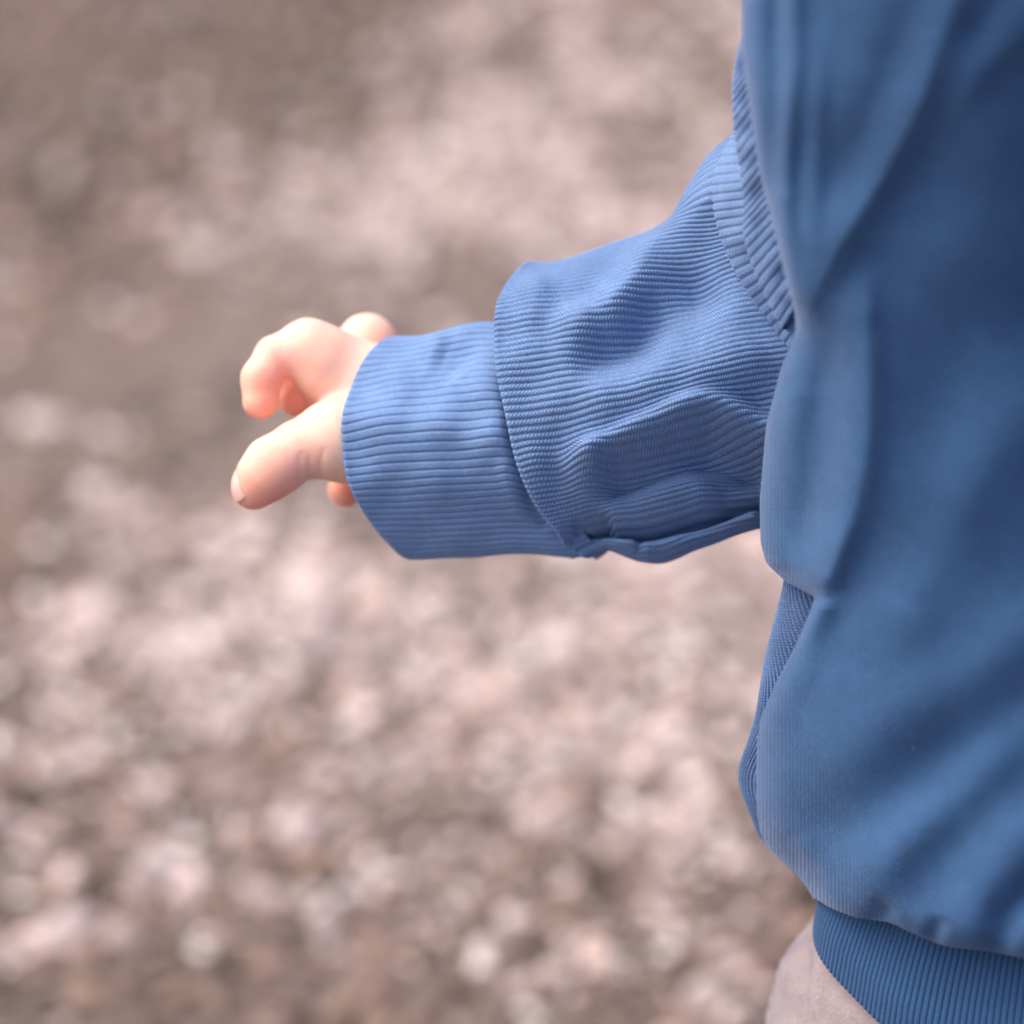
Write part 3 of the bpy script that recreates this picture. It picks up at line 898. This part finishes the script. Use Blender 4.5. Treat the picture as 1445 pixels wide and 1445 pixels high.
for s, (hip, knee, ank) in zip((-1, 1), legs):
    base = np.array([ank[0], ank[1], 0])
    F = Field(np.arange(base[0] - .045, base[0] + .045, .002), np.arange(base[1] - .12, base[1] + .05, .002), np.arange(0.004, 0.10, .002))
    F.add_ellipsoid(base + [0, -0.065, 0.030], (0.031, 0.045, 0.024), 0.02)
    F.add_ellipsoid(base + [0, -0.005, 0.034], (0.027, 0.036, 0.030), 0.02)
    F.add_cone(base + [0, 0.002, 0.035], base + [0, 0.006, 0.074], 0.026, 0.025, 0.02)
    Vs, Fs = F.mesh(); Vs = relax(Vs, Fs, 6)
    shoe = link('shoe', fast_mesh('shoe', Vs, Fs), M_SHOE, person)
    a = np.linspace(0, 2 * math.pi, 48, endpoint=False)
    ox = np.sin(a) * (0.030 + 0.003 * np.cos(a)); oy = -0.035 + -0.076 * np.cos(a)
    rows = [np.stack([base[0] + ox * k, base[1] + (oy + 0.035) * k - 0.035, np.full(48, h)], -1) for k, h in ((0.02, 0.0), (0.94, 0.0), (1.0, 0.004), (1.0, 0.012), (0.96, 0.016), (0.02, 0.016))]
    link('sole', fast_mesh('sole', np.stack(rows), grid_faces(6, 48, True)), M_SOLE, shoe)

# ---- body: one surface, finest at the reaching hand ----------------------------
u = lambda x, y, z: to_world(x, y, z)
KK = K * 1.035


def ch(*pts): return [(*u(a, b, c), r * KK) for a, b, c, r in pts]


fingers = [
    ch((455, 512, -205, 46), (434, 494, -200, 43), (389, 503, -192, 28), (369, 534, -180, 27), (368, 566, -174, 26)),         # index
    ch((490, 520, -265, 42), (448, 508, -275, 40), (412, 522, -280, 33), (405, 548, -262, 29), (418, 562, -240, 26)),         # middle
    ch((520, 520, -320, 42), (518, 486, -330, 42), (488, 506, -345, 33), (470, 545, -330, 28), (474, 575, -300, 25)),         # ring
    ch((560, 560, -345, 38), (548, 540, -350, 32), (520, 600, -345, 28), (498, 660, -310, 27), (488, 690, -285, 26)),         # little
    ch((545, 625, -170, 72), (470, 622, -150, 56), (424, 634, -140, 40), (386, 659, -132, 42), (367, 678, -128, 35), (356, 692, -128, 27)),  # thumb
]
arm = [(*u(1205, 300, 20), 0.020), (*u(1080, 510, -130), 0.021), (*u(800, 590, -190), 0.0225), (*u(640, 600, -208), 0.0195), (*u(560, 580, -215), 0.0190)]
headC = neck + np.array([0, 0.0, 0.112])
hl = u(320, 430, -380); hh_ = u(560, 740, -70)
corners = np.array([u(a, b, c) for a in (315, 570) for b in (425, 735) for c in (-400, -60)])
flo, fhi = corners.min(0), corners.max(0)


def axis(lo, hi, f0, f1, fine, coarse):
    return np.unique(np.round(np.concatenate([np.arange(lo, f0, coarse), np.arange(f0, f1, fine), np.arange(f1, hi, coarse)]), 6))


farhand = wr_far + fd * 0.085
blo = np.array([flo[0] - 0.01, min(headC[1], farhand[1]) - 0.13, 0.03]); bhi = np.array([farhand[0] + 0.06, max(fhi[1], headC[1] + 0.12), headC[2] + 0.13])
F = Field(axis(blo[0], bhi[0], flo[0], fhi[0], 0.0005, 0.0036), axis(blo[1], bhi[1], flo[1], fhi[1], 0.0006, 0.0036), axis(blo[2], bhi[2], flo[2], fhi[2], 0.0005, 0.0036))
mid = chest(0, 650, -.028); low = chest(0, 1200, -.02); up = chest(0, 60, -.03)
F.add_ellipsoid(mid, (0.056, 0.024, 0.105), 0.03)
F.add_ellipsoid(low, (0.058, 0.038, 0.070), 0.03)
F.add_ellipsoid(up, (0.052, 0.029, 0.06), 0.03)
F.add_cone(sh_near + [0.048, 0.022, -0.016], sh_far - [0.040, -0.022, 0.012], 0.016, 0.016, 0.02)
F.add_cone(neck + [0, 0, -0.03], neck + [0, 0, 0.05], 0.034, 0.031, 0.02)
F.add_ellipsoid(headC + [0, 0.008, 0.012], (0.066, 0.080, 0.076), 0.02)
F.add_ellipsoid(headC + [0, -0.022, -0.028], (0.055, 0.056, 0.050), 0.03)
F.add_ellipsoid(headC + [0, -0.079, -0.018], (0.0075, 0.009, 0.0075), 0.010)     # nose
for s in (-1, 1):
    F.add_ellipsoid(headC + [s * 0.066, 0.004, -0.012], (0.008, 0.014, 0.021), 0.008)   # ears
    F.add_ellipsoid(headC + [s * 0.030, -0.060, -0.030], (0.020, 0.018, 0.018), 0.015)  # cheeks
F.add_ellipsoid(headC + [0, -0.071, -0.043], (0.015, 0.008, 0.0045), 0.005)
F.add_ellipsoid(headC + [0, -0.066, -0.064], (0.014, 0.012, 0.010), 0.012)
for hip, knee, ank in legs:
    F.add_cone(hip, knee, 0.046, 0.036, 0.02); F.add_cone(knee, ank, 0.036, 0.026, 0.02)
F.add_cone(sh_near + [0.048, 0.022, -0.016], arm[0][:3], 0.016, 0.020, 0.012)
for p, q in zip(arm[:-1], arm[1:]): F.add_cone(p[:3], q[:3], p[3], q[3], 0.012)
F.add_cone(u(550, 575, -225), u(480, 545, -225), 0.0150, 0.0100, 0.008)           # palm, thumb side
F.add_cone(u(548, 560, -225), u(464, 512, -204), 62 * KK, 49 * KK, 0.006)        # back of the hand
F.add_cone(u(560, 570, -270), u(500, 545, -290), 0.0130, 0.0095, 0.008)           # palm, little-finger side
F.add_cone(sh_far - [0.040, -0.022, 0.012], sh_far + [0.005, 0.01, -0.04], 0.016, 0.020, 0.01); F.add_cone(sh_far + [0.005, 0.01, -0.04], el_far, 0.020, 0.024, 0.02); F.add_cone(el_far, wr_far + fd * 0.03, 0.027, 0.020, 0.02)
pl = wr_far + fd * 0.055
F.add_cone(wr_far + fd * 0.03, pl, 0.019, 0.017, 0.01)
sd = np.array([0.0, -1.0, 0.0]); sd -= fd * (sd @ fd); sd /= np.linalg.norm(sd); inn = np.cross(fd, sd)
if inn[0] > 0: inn = -inn
fc = []
for k, (o, l) in enumerate(((0.013, 0.034), (0.0045, 0.038), (-0.0045, 0.036), (-0.013, 0.029))):
    a = pl + sd * o + fd * 0.008
    fc.append([(*a, 0.0062), (*(a + fd * l * 0.5 + inn * 0.002), 0.0056), (*(a + fd * l * 0.8 + inn * 0.010), 0.0052), (*(a + fd * l + inn * 0.018), 0.0048)])
a = pl + sd * 0.014 - fd * 0.012
fc.append([(*a, 0.008), (*(a + sd * 0.014 + fd * 0.014), 0.0068), (*(a + sd * 0.016 + fd * 0.028 + inn * 0.006), 0.0056)])
F.add_chains(fc, 0.003, 0.006, 0.02)
F.add_chains(fingers, 0.0026, 0.0042, 0.02)
Vb, Fb = F.mesh()
del F
Vb = relax(Vb, Fb, 8)
Nb = vert_normals(Vb, Fb)
# camera-side coordinates of the hand, to set creases and the flush of fingertips
q = Vb - CAM; dep = -(q @ BACK); s_ = SENSOR / LENS / RES
hx = (q @ RIGHT) / dep / s_ + RES / 2; hy = -(q @ UP) / dep / s_ + RES / 2; hz = (DIST - dep) / K
near = (hx < 580) & (hy > 420) & (hy < 740) & (hx > 300)
cr = np.zeros(len(Vb))
for poly, w, am in (([(426, 634), (422, 655), (426, 685)], 4.5, 2.6), ([(438, 640), (436, 660), (440, 685)], 4.0, 2.0), ([(458, 628), (452, 655), (455, 690)], 5.0, 3.2),
                    ([(372, 518), (392, 545), (402, 560)], 5, 2.0), ([(398, 520), (412, 535), (420, 548)], 5, 1.6), ([(444, 545), (450, 558)], 4, 1.5),
                    ([(365, 648), (368, 655)], 5, 1.0)):
    cr += ridge(hx, hy, poly, w, w, am)
Vb = Vb - Nb * (0.5 * cr * K * near * (hz > -250))[:, None]
tips = [fingers[k][-1][:3] for k in range(5)] + [fingers[0][1][:3], fingers[1][1][:3]]
fl = np.zeros(len(Vb))
for k, tp in enumerate(tips):
    dd = np.linalg.norm(Vb - np.array(tp), axis=1)
    fl = np.maximum(fl, (0.75 if k < 5 else 0.2) * np.exp(-(dd / (0.013 if k < 5 else 0.008)) ** 2))
me = fast_mesh('body', Vb, Fb)
at = me.attributes.new('flush', 'FLOAT', 'POINT'); at.data.foreach_set('value', fl.astype(np.float32))
body = link('body', me, M_SKIN, person, label='bare hand with bent fingers and thumb held out from the cuff')


def nail(center, normal, along, w, l):
    n = np.asarray(normal, float); n /= np.linalg.norm(n)
    a = np.asarray(along, float); a -= n * (a @ n); a /= np.linalg.norm(a); b = np.cross(n, a)
    U = np.linspace(-1, 1, 13); Wv = np.linspace(-1, 1, 11)
    X = U[:, None]; Y = Wv[None, :] * np.sqrt(np.clip(1 - np.abs(X) ** 4, 0.10, 1))
    Pn = np.asarray(center) + a * (X[..., None] * l) + b * (Y[..., None] * w) - n * (0.50 * w * Y ** 2 + 0.30 * l * X ** 2)[..., None]
    top = Pn; bot = Pn - n * 0.0006
    nv = 13 * 11
    Fq = np.concatenate([grid_faces(13, 11), grid_faces(13, 11, flip=True) + nv])
    return fast_mesh('fingernail', np.concatenate([top.reshape(-1, 3), bot.reshape(-1, 3)]), Fq)


tipw = u(356, 692, -128)
nn = -RIGHT * 0.84 + UP * 0.06 + BACK * 0.54
link('fingernail', nail(tipw + UP * 5 * KK + nn / np.linalg.norm(nn) * (27 * KK + 0.0009), nn, -UP * 0.9 + RIGHT * 0.25, 0.0042, 0.0050), M_NAIL, body)
tipi = u(368, 566, -174)
nn2 = -RIGHT * 0.6 - BACK * 0.75 - UP * 0.1
link('fingernail', nail(tipi + nn2 / np.linalg.norm(nn2) * (26 * KK + 0.0003), nn2, -UP, 0.0036, 0.0044), M_NAIL, body)
for s in (-1, 1):
    c = headC + [s * 0.026, -0.0635, 0.000]
    th_ = np.linspace(0, math.pi, 13)[:, None]; ph_ = np.linspace(0, 2 * math.pi, 24, endpoint=False)
    V = c + 0.0095 * np.stack([np.sin(th_) * np.cos(ph_), np.sin(th_) * np.sin(ph_), np.cos(th_) + 0 * ph_], -1)
    eye = link('eye', fast_mesh('eye', V, grid_faces(13, 24, True)), M_EYE, body)
    eye.data.materials.append(M_IRIS)
    for p in eye.data.polygons:
        if p.center.y < c[1] - 0.0074: p.material_index = 1

# hair: a cap of strands over the skull
F = Field(np.arange(headC[0] - .1, headC[0] + .1, .0025), np.arange(headC[1] - .11, headC[1] + .12, .0025), np.arange(headC[2] - .06, headC[2] + .12, .0025))
F.add_ellipsoid(headC + [0, 0.014, 0.020], (0.0705, 0.082, 0.077), 0.01)
X, Y, Z = F.grid((slice(None),) * 3)
face = 0.034 - (Y - headC[1] + 0.085) * 0.9 - (Z - headC[2]) * 0.0
cut = np.maximum(-(Z - headC[2]) + 0.045 - (Y - headC[1] + 0.075) * 1.15, -0.05 - (Z - headC[2]))
F.F = np.maximum(F.F, cut.astype(np.float32))
Vh, Fh = F.mesh(); Vh = relax(Vh, Fh, 10); Nh = vert_normals(Vh, Fh)
ang = np.arctan2(Vh[:, 0] - headC[0], Vh[:, 1] - headC[1])
Vh = Vh + Nh * (0.0016 * soft_noise(ang * 0.1, Vh[:, 2] * 0.15, 0.012, 41))[:, None]
link('hair', fast_mesh('hair', Vh, Fh), M_HAIR, person)


# ---- loose fibres standing off the cloth -------------------------------------------
def fuzz(source, count, length, mat, parent, pick=None):
    me = source.data
    co = np.empty(len(me.vertices) * 3, np.float32); me.vertices.foreach_get('co', co); co = co.reshape(-1, 3)
    no = np.empty(len(me.vertices) * 3, np.float32); me.vertices.foreach_get('normal', no); no = no.reshape(-1, 3)
    ids = np.arange(len(co)) if pick is None else np.nonzero(pick(co))[0]
    k = rng.choice(ids, count)
    p, nrm = co[k], no[k]
    cen = co.mean(0)
    d = nrm * rng.choice([-1, 1], (count, 1)) * 0 + nrm
    lean = rng.normal(0, 0.7, (count, 3)); d = d + lean; d /= np.linalg.norm(d, axis=1, keepdims=True)
    side = np.cross(d, rng.normal(0, 1, (count, 3))); side /= np.linalg.norm(side, axis=1, keepdims=True)
    L = length * rng.uniform(0.4, 1.3, (count, 1)); w = 0.000022
    bend = rng.normal(0, 0.35, (count, 3)) * L
    m = p + d * L * 0.5; tip = p + d * L + bend * 0.5
    V = np.stack([p - side * w, p + side * w, m + side * w, m - side * w, tip], 1)
    base = np.arange(count)[:, None] * 5
    F = np.concatenate([base + [0, 1, 2], base + [0, 2, 3], base + [3, 2, 4]])
    link('fuzz', fast_mesh('fuzz', V.reshape(-1, 3), F), mat, parent, kind='stuff')


M_FUZZ = plain('blue fibre', (0.20, 0.30, 0.52), 0.9)
M_FUZZ_PALE = plain('pale fibre', (0.45, 0.38, 0.38), 0.9)
fuzz(sweatshirt, 22000, 0.0009, M_FUZZ, sweatshirt, lambda c: (c[:, 0] < 0.12))
fuzz(cuff, 5000, 0.0006, M_FUZZ, sweatshirt)
fuzz(sleeve, 9000, 0.0007, M_FUZZ, sweatshirt)
tr = bpy.data.objects['trousers']
fuzz(tr, 16000, 0.0014, M_FUZZ_PALE, tr, lambda c: c[:, 2] > 0.22)
